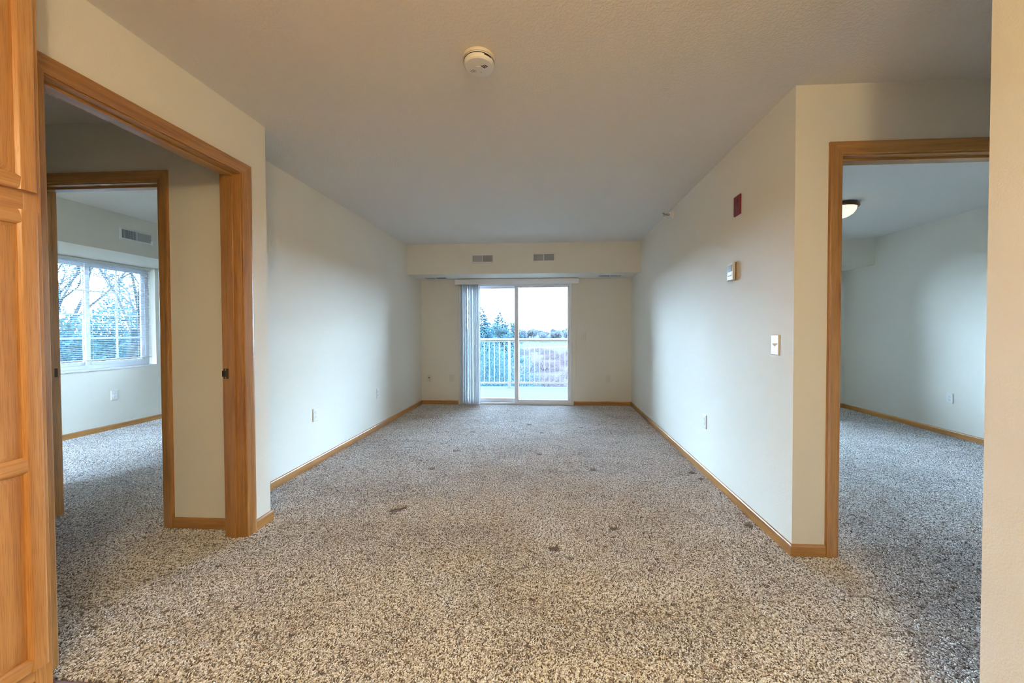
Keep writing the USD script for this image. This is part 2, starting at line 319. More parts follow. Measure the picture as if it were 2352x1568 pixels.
# ---------------------------------------------------------------- vertical blinds
vb = thing('vertical_blinds', 'white vertical blinds drawn to the left of the sliding door under a long valance', 'blinds', (0, 0, 0))
va = union(cbox(-1.520, 0.436, 5.772, 5.782, 1.912, 1.998, 0.003), cbox(-1.520, -1.510, 5.772, YF, 1.912, 1.998, 0.003), cbox(0.426, 0.436, 5.772, YF, 1.912, 1.998, 0.003))
obj('valance', va, 'vinyl_white', vb)
obj('headrail', cbox(-1.50, 0.415, 5.800, 5.842, 1.945, 1.985, 0.003), 'white_metal', vb)
rng = np.random.default_rng(5)
NV = 12
for k in range(NV):
    xk = -1.435 + k * 0.0255
    ang = math.radians((42, 74, 60, 50, 78, 64)[k % 6] + rng.uniform(-5, 5)) if k < NV - 2 else math.radians(38)
    w = np.linspace(-0.0445, 0.0445, 7); bow = 0.006 * (1 - (w / 0.0445) ** 2)
    prof = [(a, b) for a, b in zip(w, bow)]
    U = np.array((math.cos(ang), -math.sin(ang), 0)); T = np.array((math.sin(ang), math.cos(ang), 0))
    up = [p_[0] * U + p_[1] * T for p_ in prof] ; dn = [p_[0] * U + (p_[1] - 0.0012) * T for p_ in reversed(prof)]
    ring = up + dn
    c = np.array((xk, 5.822, 0))
    v = [c + r + (0, 0, 0.014) for r in ring] + [c + r + (0, 0, 1.945) for r in ring]
    n = len(ring); f = []
    for i in range(n):
        j = (i + 1) % n; f += [(i, j, n + j), (i, n + j, n + i)]
    for i in range(6):
        a, b, c2, d = i, i + 1, n - 2 - i, n - 1 - i
        f += [(a, c2, b), (a, d, c2), (n + a, n + b, n + c2), (n + a, n + c2, n + d)]
    tm = trimesh.Trimesh(v, f, process=False); tm.fix_normals()
    obj('vane', tm, 'vane_white', vb)
obj('wand', cyl(0.004, 1.1, (-1.480, 5.80, 1.38), n=10), 'white_plastic', vb)
obj('cord', cyl(0.002, 1.55, (0.385, 5.835, 1.17), n=8), 'white_plastic', vb)

# ---------------------------------------------------------------- left bedroom window and mini blinds
w1 = thing('window_1', 'white sliding window with grids in the left bedroom', 'window', kind='structure')
XG = XW - 0.10
def W(y0, y1, z0, z1, xa=-0.06, xb=0.0, r=0.003): return cbox(XG + xa, XG + xb, y0, y1, z0, z1, r)
y0, y1 = WLY; z0, z1 = WLZ; fw = 0.045
obj('frame', W(y0, y0 + fw, z0, z1), 'vinyl_white', w1); obj('frame', W(y1 - fw, y1, z0, z1), 'vinyl_white', w1)
obj('frame', W(y0 + fw, y1 - fw, z0, z0 + fw), 'vinyl_white', w1); obj('frame', W(y0 + fw, y1 - fw, z1 - fw, z1), 'vinyl_white', w1)
ym = (y0 + y1) / 2 + 0.005
for (ya, yb, xa, xb, nv) in ((y0 + fw, ym + 0.02, -0.052, -0.030, 2), (ym - 0.02, y1 - fw, -0.026, -0.004, 2)):
    s = part('sash', w1); sw = 0.042
    za, zb = z0 + fw, z1 - fw
    obj('stile', W(ya, ya + sw, za, zb, xa, xb), 'vinyl_white', s); obj('stile', W(yb - sw, yb, za, zb, xa, xb), 'vinyl_white', s)
    obj('rail', W(ya + sw, yb - sw, za, za + sw, xa, xb), 'vinyl_white', s); obj('rail', W(ya + sw, yb - sw, zb - sw, zb, xa, xb), 'vinyl_white', s)
    xc = (xa + xb) / 2
    obj('pane', box(XG + xc - 0.003, XG + xc + 0.003, ya + sw - 0.004, yb - sw + 0.004, za + sw - 0.004, zb - sw + 0.004), 'pane_glass', s, smooth=False)
    for k in range(1, nv):
        yy = ya + sw + (yb - ya - 2 * sw) * k / nv
        obj('muntin', W(yy - 0.009, yy + 0.009, za + sw, zb - sw, xc + 0.004, xc + 0.010, 0.001), 'vinyl_white', s)
    for k in range(1, 4):
        zz = za + sw + (zb - za - 2 * sw) * k / 4
        obj('muntin', W(ya + sw, yb - sw, zz - 0.009, zz + 0.009, xc + 0.0045, xc + 0.0105, 0.001), 'vinyl_white', s)
obj('latch', W(ym - 0.012, ym + 0.012, 1.17, 1.27, -0.004, 0.012), 'vinyl_white', w1)
obj('sill', cbox(XW - 0.11, XW + 0.012, y0 - 0.02, y1 + 0.012, z0 - 0.018, z0 + 0.004, 0.003), 'white_metal', w1)
mb = thing('mini_blinds', 'white mini blinds with open slats lowered over the left bedroom window', 'blinds')
by0, by1 = y0 + 0.02, y1 - 0.02; bx = XW - 0.055
obj('headrail', cbox(bx - 0.014, bx + 0.014, by0, by1, z1 - 0.032, z1 - 0.004, 0.002), 'white_metal', mb)
for k in range(52):
    zz = z1 - 0.05 - k * 0.0215
    if zz < 0.875: break
    w = np.linspace(-0.0125, 0.0125, 5); th_ = 0.0005
    up = [(bx + a, zz + 0.0022 * (1 - (a / 0.0125) ** 2) + a * 0.10) for a in w]
    ring = up + [(a, b - th_) for a, b in reversed(up)]
    v = [(a, by0 + 0.004, b) for a, b in ring] + [(a, by1 - 0.004, b) for a, b in ring]
    n = len(ring); f = []
    for i in range(n):
        j = (i + 1) % n; f += [(i, j, n + j), (i, n + j, n + i)]
    for i in range(4):
        a, b, c2, d = i, i + 1, n - 2 - i, n - 1 - i
        f += [(a, c2, b), (a, d, c2), (n + a, n + b, n + c2), (n + a, n + c2, n + d)]
    tm = trimesh.Trimesh(v, f, process=False); tm.fix_normals()
    obj('slat', tm, 'slat_white', mb)
obj('bottom_rail', cbox(bx - 0.012, bx + 0.012, by0 + 0.004, by1 - 0.004, 0.845, 0.858, 0.003), 'white_metal', mb)
for yy in (by0 + 0.16, (by0 + by1) / 2, by1 - 0.16):
    obj('ladder_cord', box(bx + 0.0128, bx + 0.0140, yy - 0.001, yy + 0.001, 0.855, z1 - 0.03), 'white_plastic', mb)

w2 = thing('window_2', 'white bedroom window behind the right wall, out of sight', 'window', kind='structure')
for (a, b, c, d) in ((WRX[0], WRX[0] + 0.05, 0.45, 2.03), (WRX[1] - 0.05, WRX[1], 0.45, 2.03), (WRX[0], WRX[1], 0.45, 0.50), (WRX[0], WRX[1], 1.98, 2.03)):
    obj('frame', V(a, b, YF + 0.05, YF + 0.11, c, d), 'vinyl_white', w2)
obj('pane', box(WRX[0], WRX[1], YF + 0.075, YF + 0.081, 0.48, 2.0), 'pane_glass', w2, smooth=False)

w3 = thing('window_3', 'second white window of the left bedroom, out of sight round the corner', 'window', kind='structure')
for (a, b, c, d) in ((WCX[0], WCX[0] + 0.05, 0.90, 2.03), (WCX[1] - 0.05, WCX[1], 0.90, 2.03), (WCX[0], WCX[1], 0.90, 0.95), (WCX[0], WCX[1], 1.98, 2.03)):
    obj('frame', V(a, b, YF + 0.05, YF + 0.11, c, d), 'vinyl_white', w3)
obj('pane', box(WCX[0], WCX[1], YF + 0.075, YF + 0.081, 0.93, 2.0), 'pane_glass', w3, smooth=False)

# ---------------------------------------------------------------- pantry cabinet
cb = thing('pantry_cabinet', 'tall honey wood pantry cabinet at the left edge of the picture', 'cabinet')
CX1, CXB, CY0, CY1 = -1.660, -2.280, 0.46, 1.122
obj('carcass', box(CXB, CX1 - 0.019, CY0, CY1 - 0.001, 0.10, 2.42), 'maple_z', cb)
obj('toe_kick', box(CXB, CX1 - 0.075, CY0, CY1 - 0.001, -0.002, 0.10), 'maple_y', cb)
ff = part('face_frame', cb)
obj('stile', cbox(CX1 - 0.019, CX1, CY1 - 0.042, CY1, -0.002, 2.42, 0.0015), 'maple_z', ff)
obj('stile', cbox(CX1 - 0.019, CX1, CY0, CY0 + 0.042, -0.002, 2.42, 0.0015), 'maple_z', ff)
for za, zb in ((0.06, 0.115), (1.555, 1.64), (2.37, 2.42)):
    obj('rail', cbox(CX1 - 0.019, CX1, CY0 + 0.042, CY1 - 0.042, za, zb, 0.001), 'maple_y', ff)
def cab_door(z0, z1, rails, y0=0.475, y1=1.103, x=CX1 + 0.001):
    d = part('door', cb); sw = 0.046
    xs, xf = x, x + 0.019
    prof = [(0, 0), (0, 0.019), (0.036, 0.019), (0.040, 0.017), (sw, 0.012), (sw, 0)]
    pr2 = [(0, 0), (0, 0.014), (0.004, 0.018), (0.008, 0.019), (0.036, 0.019), (0.040, 0.017), (sw, 0.011), (sw, 0)]
    obj('stile', prism(pr2, (x, y1, z0), (x, y1, z1), (0, -1, 0), (1, 0, 0)), 'maple_z', d)
    obj('stile', prism(pr2, (x, y0, z0), (x, y0, z1), (0, 1, 0), (1, 0, 0)), 'maple_z', d)
    obj('rail', prism(pr2, (x, y0 + sw, z0), (x, y1 - sw, z0), (0, 0, 1), (1, 0, 0), -0.2, 0.2), 'maple_y', d)
    obj('rail', prism(pr2, (x, y0 + sw, z1), (x, y1 - sw, z1), (0, 0, -1), (1, 0, 0), -0.2, 0.2), 'maple_y', d)
    edges = [z0 + sw] + [v for r in rails for v in (r - 0.026, r + 0.026)] + [z1 - sw]
    for r in rails:
        mp = [(-0.026, 0), (-0.026, 0.011), (-0.020, 0.017), (-0.016, 0.019), (0.016, 0.019), (0.020, 0.017), (0.026, 0.011), (0.026, 0)]
        obj('rail', prism(mp, (x, y0 + sw - 0.006, r), (x, y1 - sw + 0.006, r), (0, 0, 1), (1, 0, 0)), 'maple_y', d)
    for a, b in zip(edges[::2], edges[1::2]):
        # raised panel: a field with bevelled margins
        ya, yb, bv = y0 + sw - 0.003, y1 - sw + 0.003, 0.020
        a, b = a - 0.003, b + 0.003
        pts = [(x + 0.002, yy, zz) for yy in (ya, yb) for zz in (a, b)] + [(x + 0.006, yy, zz) for yy in (ya, yb) for zz in (a, b)] + \
              [(x + 0.0115, yy, zz) for yy in (ya + bv, yb - bv) for zz in (a + bv, b - bv)]
        obj('panel', trimesh.convex.convex_hull(np.array(pts)), 'maple_z', d)
cab_door(1.628, 2.395, [])
cab_door(0.105, 1.566, [0.765])

# ---------------------------------------------------------------- floor transition
tr = thing('transition_strip', 'dark red-brown strip where carpet meets the kitchen floor', 'floor strip')
obj('strip', prism([(0, 0), (0.004, 0.005), (0.015, 0.008), (0.028, 0.008), (0.036, 0.004), (0.040, 0.0)], (-1.756, 1.106, -0.002), (XN, 1.106, -0.002), (0, 1, 0), (0, 0, 1)), 'transition_brown', tr)

# ---------------------------------------------------------------- electrical: local frame = plate in the xz plane, facing -y, wall at y = 0
def plate_mesh(w=0.070, h=0.1145, t=0.006):
    pts = [(sx * (w / 2 - i), y, sz * (h / 2 - i)) for sx in (-1, 1) for sz in (-1, 1) for i, y in ((0, 0.0), (0, -0.0025), (0.004, -t))]
    return trimesh.convex.convex_hull(np.array(pts))
def outlet(name, label, loc, rz, mat_='white_plastic', group=None):
    t = thing(name, label, 'outlet', loc, rz, group)
    obj('plate', plate_mesh(), mat_, t)
    for s in (1, -1):
        r = part('receptacle', t)
        c = cyl(0.0168, 0.003, (0, -0.0066, s * 0.0195), 'y', 28)
        c = cut(c, box(-0.03, 0.03, -0.02, 0.02, s * 0.0195 + 0.0135, s * 0.0195 + 0.03), box(-0.03, 0.03, -0.02, 0.02, s * 0.0195 - 0.03, s * 0.0195 - 0.0135))
        obj('face', c, mat_, r)
        for dx, hh in ((-0.0063, 0.008), (0.0063, 0.0065)):
            obj('slot', box(dx - 0.0011, dx + 0.0011, -0.0084, -0.0079, s * 0.0195 + 0.0035 - hh / 2, s * 0.0195 + 0.0035 + hh / 2), 'dark_slot', r)
        obj('ground_hole', cyl(0.0024, 0.0005, (0, -0.0083, s * 0.0195 - 0.0075), 'y', 12), 'dark_slot', r)
    obj('screw', cyl(0.003, 0.0012, (0, -0.0064, 0), 'y', 12), 'white_metal', t)
    return t
OUT = outlet('electrical_outlet', 'white outlet low on the left living room wall, the nearer one', (XL, 3.158, 0.444), 90)
dup(OUT, (XL, 4.349, 0.432), 90, 'white outlet low on the left living room wall, the farther one')
dup(OUT, (XR, 3.097, 0.438), -90, 'white outlet low on the right living room wall below the thermostat')
ALM = outlet('electrical_outlet', 'almond outlet on the far wall beside the vertical blinds', (-1.596, YF, 0.423), 0, 'almond_plastic')
dup(ALM, (0.899, YF, 0.427), 0, 'almond outlet on the far wall right of the sliding door')
dup(OUT, (XW, 4.193, 0.414), 90, 'white outlet under the left bedroom window')
dup(OUT, (XW, 4.800, 0.414), 90, 'outlet on the window wall half hidden behind the inner door casing')
dup(OUT, (XB, 4.365, 0.420), -90, 'white outlet on the wall of the right bedroom')
# cable jack plate, far left
cj = thing('cable_jack', 'almond wall plate with a dark jack near the far left corner', 'wall jack', (-1.968, YF, 0.421))
obj('plate', plate_mesh(), 'almond_plastic', cj)
obj('jack', cbox(-0.008, 0.008, -0.009, -0.005, -0.002, 0.018, 0.001), 'dark_slot', cj)
obj('jack', cbox(-0.006, 0.006, -0.008, -0.005, -0.034, -0.022, 0.001), 'beige_plastic', cj)
for s in (1, -1): obj('screw', cyl(0.003, 0.0012, (0, -0.0064, s * 0.046), 'y', 12), 'brass', cj)
def switch(label, loc, rz, mat_):
    t = thing('light_switch', label, 'light switch', loc, rz)
    obj('plate', plate_mesh(), mat_, t)
    obj('surround', cbox(-0.0055, 0.0055, -0.0072, -0.005, -0.013, 0.013, 0.0006), mat_, t)
    tg = trimesh.convex.convex_hull(np.array([(sx * 0.0042, y, z) for sx in (-1, 1) for y, z in ((-0.006, -0.006), (-0.006, 0.008), (-0.018, 0.013), (-0.019, 0.007))]))
    obj('toggle', tg, mat_, t)
    for s in (1, -1): obj('screw', cyl(0.003, 0.0012, (0, -0.0064, s * 0.030), 'y', 12), 'brass', t)
    return t
switch('white light switch on the right living room wall near the corner', (XR, 2.150, 1.100), -90, 'white_plastic')
switch('almond light switch on the far wall right of the sliding door', (0.518, YF, 1.086), 0, 'almond_plastic')

# thermostat (local frame: facing -y)
th = thing('thermostat', 'beige thermostat with a grey display on the right living room wall', 'thermostat', (XR, 2.625, 1.586), -90)
obj('base', cbox(-0.046, 0.046, -0.008, 0.0, -0.062, 0.062, 0.002), 'beige_plastic', th)
obj('body', cbox(-0.044, 0.044, -0.030, -0.0105, -0.061, 0.061, 0.005), 'almond_plastic', th)
obj('spacer', box(-0.041, 0.041, -0.011, -0.0075, -0.058, 0.058), 'dark_slot', th)
obj('display', cbox(-0.030, 0.030, -0.0318, -0.0285, 0.000, 0.045, 0.001), 'screen_grey', th, label='grey display window')
obj('button_panel', cbox(-0.030, 0.030, -0.0316, -0.0285, -0.048, -0.010, 0.001), 'white_plastic', th)
for k in (-1, 0, 1): obj('button', cbox(k * 0.018 - 0.006, k * 0.018 + 0.006, -0.0335, -0.0310, -0.033, -0.024, 0.001), 'grey_metal', th)
# fire alarm
fa = thing('fire_alarm', 'dark red fire alarm box high on the right living room wall', 'fire alarm', (XR, 2.577, 2.022), -90)
obj('body', trimesh.convex.convex_hull(np.array([(sx * (0.040 - i), y, sz * (0.066 - i)) for sx in (-1, 1) for sz in (-1, 1) for i, y in ((0, 0.0), (0, -0.009), (0.004, -0.013))])), 'red_plastic', fa)
obj('sounder_grille', cat_([cbox(-0.024, 0.024, -0.0140, -0.0120, z - 0.0018, z + 0.0018, 0.0006) for z in np.linspace(-0.045, 0.0, 7)]), 'red_plastic', fa)
obj('strobe_lens', cbox(-0.014, 0.014, -0.017, -0.012, 0.016, 0.044, 0.002), 'red_plastic', fa)
# sidewall sprinkler
sk = thing('fire_sprinkler', 'small sidewall sprinkler head at the top of the right living room wall', 'sprinkler', (XR, 3.90, 2.375), -90)
E_ = lathe([(0.0, 0.0), (0.042, 0.0), (0.041, 0.006), (0.030, 0.018), (0.024, 0.040), (0.0, 0.040)])
E_.apply_transform(trimesh.transformations.rotation_matrix(math.pi / 2, (1, 0, 0)))
obj('escutcheon', E_, 'white_metal', sk)
obj('body', cyl(0.011, 0.03, (0, -0.054, 0), 'y', 20), 'chrome', sk)
for s in (1, -1): obj('frame_arm', cbox(-0.002, 0.002, -0.095, -0.066, s * 0.012 - 0.002, s * 0.012 + 0.002, 0.0005), 'chrome', sk)
obj('bulb', cyl(0.0025, 0.024, (0, -0.080, 0), 'y', 10), 'red_plastic', sk)
obj('deflector', cat_([cbox(-0.016, 0.016, -0.098, -0.0955, -0.015, 0.015, 0.0008), cbox(-0.016, 0.016, -0.112, -0.096, 0.013, 0.015, 0.0006)]), 'chrome', sk)

# smoke detector
sm = thing('smoke_detector', 'round white smoke detector on the living room ceiling', 'smoke detector', (-0.329, 1.712, H))
obj('mounting_base', lathe([(0.0, 0.0), (0.074, 0.0), (0.0745, -0.006), (0.072, -0.012), (0.0, -0.012)]), 'almond_plastic', sm)
body = lathe([(0.0, -0.011), (0.0665, -0.011), (0.0675, -0.013), (0.0685, -0.030), (0.067, -0.037), (0.062, -0.0415), (0.050, -0.0435), (0.0, -0.0445)], 64)
obj('cover', body, 'white_plastic', sm)
obj('vent_slot', cat_([trimesh.creation.annulus(0.0683, 0.0692, 0.003, segment=None) .apply_translation((0, 0, -0.019))]), 'dark_slot', sm)
def arc_slot(cx, cy, ang, L, w, z):
    b = cbox(-L / 2, L / 2, -w / 2, w / 2, z - 0.0008, z + 0.0006, 0.0004)
    b.apply_transform(trimesh.transformations.rotation_matrix(ang, (0, 0, 1))); b.apply_translation((cx, cy, 0)); return b
for k in range(3):
    o = 0.024 + 0.0095 * k
    obj('sounder_slot', arc_slot(o * 0.80, -o * 0.30, math.radians(48), 0.024 - 0.002 * k, 0.0046, -0.0440 + 0.0002 * k), 'dark_slot', sm)
    obj('sounder_slot', arc_slot(-(o + 0.006) * 0.80, (o + 0.006) * 0.45, math.radians(48), 0.020, 0.0020, -0.0436 + 0.0002 * k), 'dark_slot', sm)
obj('test_button', cbox(-0.013, 0.013, -0.014, 0.012, -0.0470, -0.0440, 0.0012), 'white_plastic', sm)
for k, (a, w) in enumerate(((58, .004), (54, .004), (49.5, .006), (43.5, .009), (36, .006), (31, .003))):
    q = math.radians(-a); b = cbox(-w / 2, w / 2, -0.0006, 0.0004, -0.026, -0.019, 0.0002)
    b.apply_transform(trimesh.transformations.rotation_matrix(q + math.pi / 2, (0, 0, 1))); b.apply_translation((0.0685 * math.cos(q), 0.0685 * math.sin(q), 0)); obj('printed_mark', b, 'bronze', sm)
obj('indicator', cyl(0.0028, 0.002, (0.004, 0.026, -0.0448), n=12), 'grey_metal', sm)

# ---------------------------------------------------------------- supply registers: local frame facing -y
def register(label, loc, rz, w=0.325, h=0.127, vmat='grey_metal', rx=None, group=None):
    t = thing('air_vent', label, 'air vent', loc, rz, group)
    fr = cut(trimesh.convex.convex_hull(np.array([(sx * (w / 2 - i), y, sz * (h / 2 - i)) for sx in (-1, 1) for sz in (-1, 1) for i, y in ((0, 0), (0, -0.002), (0.005, -0.007))])),
             box(-w / 2 + 0.018, -0.004, -0.05, 0.05, -h / 2 + 0.018, h / 2 - 0.018), box(0.004, w / 2 - 0.018, -0.05, 0.05, -h / 2 + 0.018, h / 2 - 0.018))
    parts = [('frame', fr, 'white_metal'), ('duct_back', box(-w / 2 + 0.016, w / 2 - 0.016, -0.0006, -0.0001, -h / 2 + 0.016, h / 2 - 0.016), 'dark_slot')]
    n = 13
    for half in (-1, 1):
        for k in range(n):
            xc = half * (0.004 + (w / 2 - 0.022) * (k + 0.5) / n)
            b = box(-0.0006, 0.0006, -0.0065, 0.0065, -h / 2 + 0.017, h / 2 - 0.017)
            b.apply_transform(trimesh.transformations.rotation_matrix(half * math.radians(66), (0, 0, 1)))
            b.apply_translation((xc, -0.0040, 0)); parts.append(('vane', b, vmat))
    if rx:
        Rm = trimesh.transformations.rotation_matrix(rx, (1, 0, 0))
        for _, b, _m in parts: b.apply_transform(Rm)
    for nme, b, mm in parts: obj(nme, b, mm, t)
    return t
V1 = register('white air vent on the living room soffit, the left one of the pair', (-0.982, YS, 2.222), 0)
dup(V1, (-0.101, YS, 2.229), 0, 'white air vent on the living room soffit, the right one of the pair')
dup(V1, (-4.57, 3.85, 2.235), 90, 'white air vent on the bedroom soffit above the left window')
G1 = register('flat return grille under the far soffit, near the far left corner', (-1.78, 5.66, ZS), 0, 0.36, 0.17, 'grey_metal', rx=math.pi / 2)
dup(G1, (0.885, 5.61, ZS), 0, 'flat return grille under the far soffit, right of the valance')

# ---------------------------------------------------------------- ceiling lamp in the right bedroom
cl = thing('ceiling_light', 'lit dome ceiling light with bronze rim in the right bedroom', 'ceiling light', (2.895, 3.92, H))
obj('rim', lathe([(0.0, 0.0), (0.150, 0.0), (0.165, -0.012), (0.168, -0.030), (0.155, -0.042), (0.148, -0.042), (0.146, -0.020), (0.0, -0.020)], 64), 'bronze', cl)
obj('glass_dome', lathe([(0.0, -0.024), (0.145, -0.024), (0.146, -0.042), (0.138, -0.070), (0.118, -0.098), (0.085, -0.120), (0.045, -0.132), (0.0, -0.136)], 64), 'lamp_glass', cl, label='glowing frosted glass dome')

# ---------------------------------------------------------------- carpet pile
def tuft_clump(seed, rad=0.038, pitch=0.0049):
    r = np.random.default_rng(seed); V_, F_ = [], []
    n = int(2 * rad / pitch) + 1
    lean0 = r.uniform(0, 2 * math.pi)
    for i in range(n):
        for j in range(n):
            x, y = -rad + i * pitch + r.uniform(-.45, .45) * pitch, -rad + j * pitch + r.uniform(-.45, .45) * pitch
            if x * x + y * y > rad * rad: continue
            a = math.pi / 2 + r.normal(0, 0.95); L = r.uniform(0.005, 0.0095); hgt = r.uniform(0.0070, 0.0115); w = r.uniform(0.0019, 0.0030)
            d = np.array((math.cos(a), math.sin(a), 0)); s = np.array((-d[1], d[0], 0))
            spine = [np.array((x, y, -0.001)), np.array((x, y, 0)) + d * L * 0.35 + (0, 0, hgt * 0.92), np.array((x, y, 0)) + d * L + (0, 0, hgt)]
            b = len(V_)
            for c, wd in zip(spine, (w, w, w * 0.55)):
                V_ += [c + s * wd, c + (0, 0, 0) + d * wd * 0.8 * -1 + np.array((0, 0, wd * 0.6)), c - s * wd]
            for k in range(2):
                for q in range(3):
                    p0, p1 = b + 3 * k + q, b + 3 * k + (q + 1) % 3
                    F_ += [(p0, p1, p1 + 3), (p0, p1 + 3, p0 + 3)]
            F_.append((b + 6, b + 7, b + 8))
    return np.array(V_), np.array(F_)
pi_ = UsdGeom.PointInstancer.Define(stage, '/World/carpet_pile')
keys(pi_.GetPrim(), 'brown and beige twisted carpet pile with small furniture dents across all the rooms', 'carpet', None, 'stuff')
NP = 8
for k in range(NP + 1):
    pth = f'/World/carpet_pile/clump_{k:03d}'
    add_tone(usdkit.mesh(stage, pth, tuft_clump(100 + k), M['carpet_yarn'], smooth=False).GetPrim(), 9, k, 0.0, 0.86 if k < NP // 2 else 1.0 if k < NP else 0.30)
    pi_.CreatePrototypesRel().AddTarget(pth)
DENTS = [(-1.037, 2.366, 1.2), (-1.025, 3.107, .9), (-0.936, 3.584, .9), (-0.915, 4.26, .8), (-0.117, 3.533, .7), (-0.105, 4.261, .7), (0.366, 4.513, .6), (-0.273, 4.63, .6),
         (0.359, 3.155, .9), (0.374, 2.218, .8), (0.013, 1.995, .9), (1.172, 3.127, .7), (1.197, 3.011, .7), (1.2, 2.3, .6), (1.17, 4.53, .7), (-0.985, 2.40, .5)]
rng = np.random.default_rng(11)
REG = [(XL + .02, XR - .02, YD, YF), (XD, XR, 1.155, YD), (XR - .02, 2.7, 1.155, YR), (-3.5, XD, 1.21, YH), (D2[0], D2[1], YH, YD), (XW, XL - TH, YD, 5.2), (D3[0], D3[1], YR, YR + TH), (XR + TH, XB, YR + TH, YF)]
P_, S_, Q_, I_ = [], [], [], []
step = 0.047
for (xa, xb, ya, yb) in REG:
    nx, ny = max(1, int(round((xb - xa) / step))), max(1, int(round((yb - ya) / step)))
    for i in range(nx):
        for j in range(ny):
            x = xa + (i + .5) * (xb - xa) / nx + rng.uniform(-.012, .012); y = ya + (j + .5) * (yb - ya) / ny + rng.uniform(-.012, .012)
            if xa == XL + .02 and x < XL + .045: x = XL + .045
            sc = 1.0; z = -0.0095
            for dx, dy, ds in DENTS:
                dd = math.hypot(x - dx, y - dy); rr = 0.051 + 0.014 * ds
                if dd < rr:
                    x, y = dx + (x - dx) / dd * rr * 1.05, dy + (y - dy) / dd * rr * 0.98; sc = 0.9
            P_.append((x, y, z))
            wave = meshkit.noise(np.array((x * 2.2, y * 3.6, 0.5))) + 0.6 * meshkit.noise(np.array((x * 7, y * 9, 1.5)))
            S_.append((1.0, 1.0, sc * (0.80 + 0.30 * wave)))
            tilt = math.radians(9 * (meshkit.noise(np.array((x * 1.7 + 9, y * 3.0, 2.5))) - 0.5) * 2)
            rz = 2 * math.pi * 1.6 * meshkit.noise(np.array((x * 2.1 + 4, y * 4.2, 7.5))) + rng.normal(0, 0.45)
            q = Gf.Rotation(Gf.Vec3d(0, 0, 1), math.degrees(rz)) * Gf.Rotation(Gf.Vec3d(1, 0, 0), math.degrees(tilt))
            q = q.GetQuat(); Q_.append(Gf.Quath(q.GetReal(), *map(float, q.GetImaginary())))
            tn = meshkit.fbm(np.array((x * 3.2 + 2, y * 6.5, 4.5)), 3) + rng.normal(0, 0.06)
            I_.append(int(rng.integers(NP // 2)) + (NP // 2 if tn > 0.47 else 0))
for dx, dy, ds in DENTS:      # crushed pile at the bottom of each dent
    P_.append((dx, dy, -0.0098)); S_.append((0.8, 0.8, 0.22)); Q_.append(Gf.Quath(1, 0, 0, 0)); I_.append(NP)
pi_.CreatePositionsAttr(Vt.Vec3fArray.FromNumpy(np.array(P_, np.float32)))
pi_.CreateScalesAttr(Vt.Vec3fArray.FromNumpy(np.array(S_, np.float32)))
pi_.CreateOrientationsAttr(Vt.QuathArray(Q_))
pi_.CreateProtoIndicesAttr(Vt.IntArray(I_))

# ================================================================ outdoors
GZ = -3.2
mat('grass', {'d': ('diffuse_bsdf', {'color': (0.0190, 0.0215, 0.0190)})}, [], 'd.BSDF')
mat('pale_track', {'d': ('diffuse_bsdf', {'color': (0.030, 0.030, 0.025)})}, [], 'd.BSDF')
mat('bark', {'d': ('diffuse_bsdf', {'color': (0.014, 0.018, 0.022)})}, [], 'd.BSDF')
def leaf(name, c1, c2):
    mat(name, {'g': ('attribute', {'attribute': 'tone'}), 'c': ('mix_color', {'a': c1, 'b': c2}), 'd': ('diffuse_bsdf', {}), 't': ('translucent_bsdf', {}), 'm': ('mix_closure', {'fac': 0.3})},
        [('g.fac', 'c.fac'), ('c.result', 'd.color'), ('c.result', 't.color'), ('d.BSDF', 'm.closure1'), ('t.BSDF', 'm.closure2')], 'm.closure')
leaf('spruce', (0.0088, 0.0225, 0.0325), (0.0213, 0.0475, 0.0600))
leaf('leaf_green', (0.0112, 0.0275, 0.0325), (0.0300, 0.0550, 0.0650))
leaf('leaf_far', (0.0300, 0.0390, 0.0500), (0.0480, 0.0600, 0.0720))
leaf('brush', (0.0260, 0.0215, 0.0260), (0.0540, 0.0440, 0.0480))
mat('deck_wood', {'d': ('diffuse_bsdf', {'color': (0.0310, 0.0333, 0.0287)})}, [], 'd.BSDF')
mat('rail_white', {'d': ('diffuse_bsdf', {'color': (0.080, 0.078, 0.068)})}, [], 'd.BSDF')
gm = trimesh.creation.box((900, 900, 0.5)); gm.apply_translation((0, 200, GZ - 0.25))
struct('ground', gm, 'grass', 'pale grass ground below the balcony', 'ground')
trk = thing('gravel_track', 'pale track running across the field beyond the balcony', 'track', (0, 0, GZ))
obj('surface', prism([(0, 0), (0.3, 0.04), (5.7, 0.04), (6.0, 0)], (-30, 66, 0), (60, 150, 0), (-0.68, 0.73, 0), (0, 0, 1)), 'pale_track', trk)

dk = thing('balcony_deck', 'weathered plank deck of the balcony beyond the sliding door', 'deck', (0, 0, -0.06))
yb = YF + 0.17; k = 0
while yb < 7.86:
    obj('board', cbox(-3.2, 2.6, yb, yb + 0.132, 0.0, 0.032, 0.003), 'deck_wood', dk); yb += 0.139
obj('joist', cat_([box(x - 0.02, x + 0.02, YF + 0.17, 7.85, -0.20, -0.001) for x in np.arange(-3.1, 2.6, 0.6)]), 'deck_wood', dk)
for x in (-3.1, -0.3, 2.5): obj('post', box(x - 0.07, x + 0.07, 7.65, 7.79, GZ + 0.06, -0.20), 'deck_wood', dk)
rl = thing('balcony_railing', 'white balcony railing with thin balusters beyond the sliding door', 'railing', (0, 7.80, -0.028))
obj('top_rail', cbox(-3.2, 2.6, -0.045, 0.045, 1.012, 1.05, 0.006), 'rail_white', rl)
obj('under_rail', cbox(-3.2, 2.6, -0.02, 0.02, 0.975, 1.011, 0.003), 'rail_white', rl)
obj('bottom_rail', cbox(-3.2, 2.6, -0.02, 0.02, 0.085, 0.125, 0.003), 'rail_white', rl)
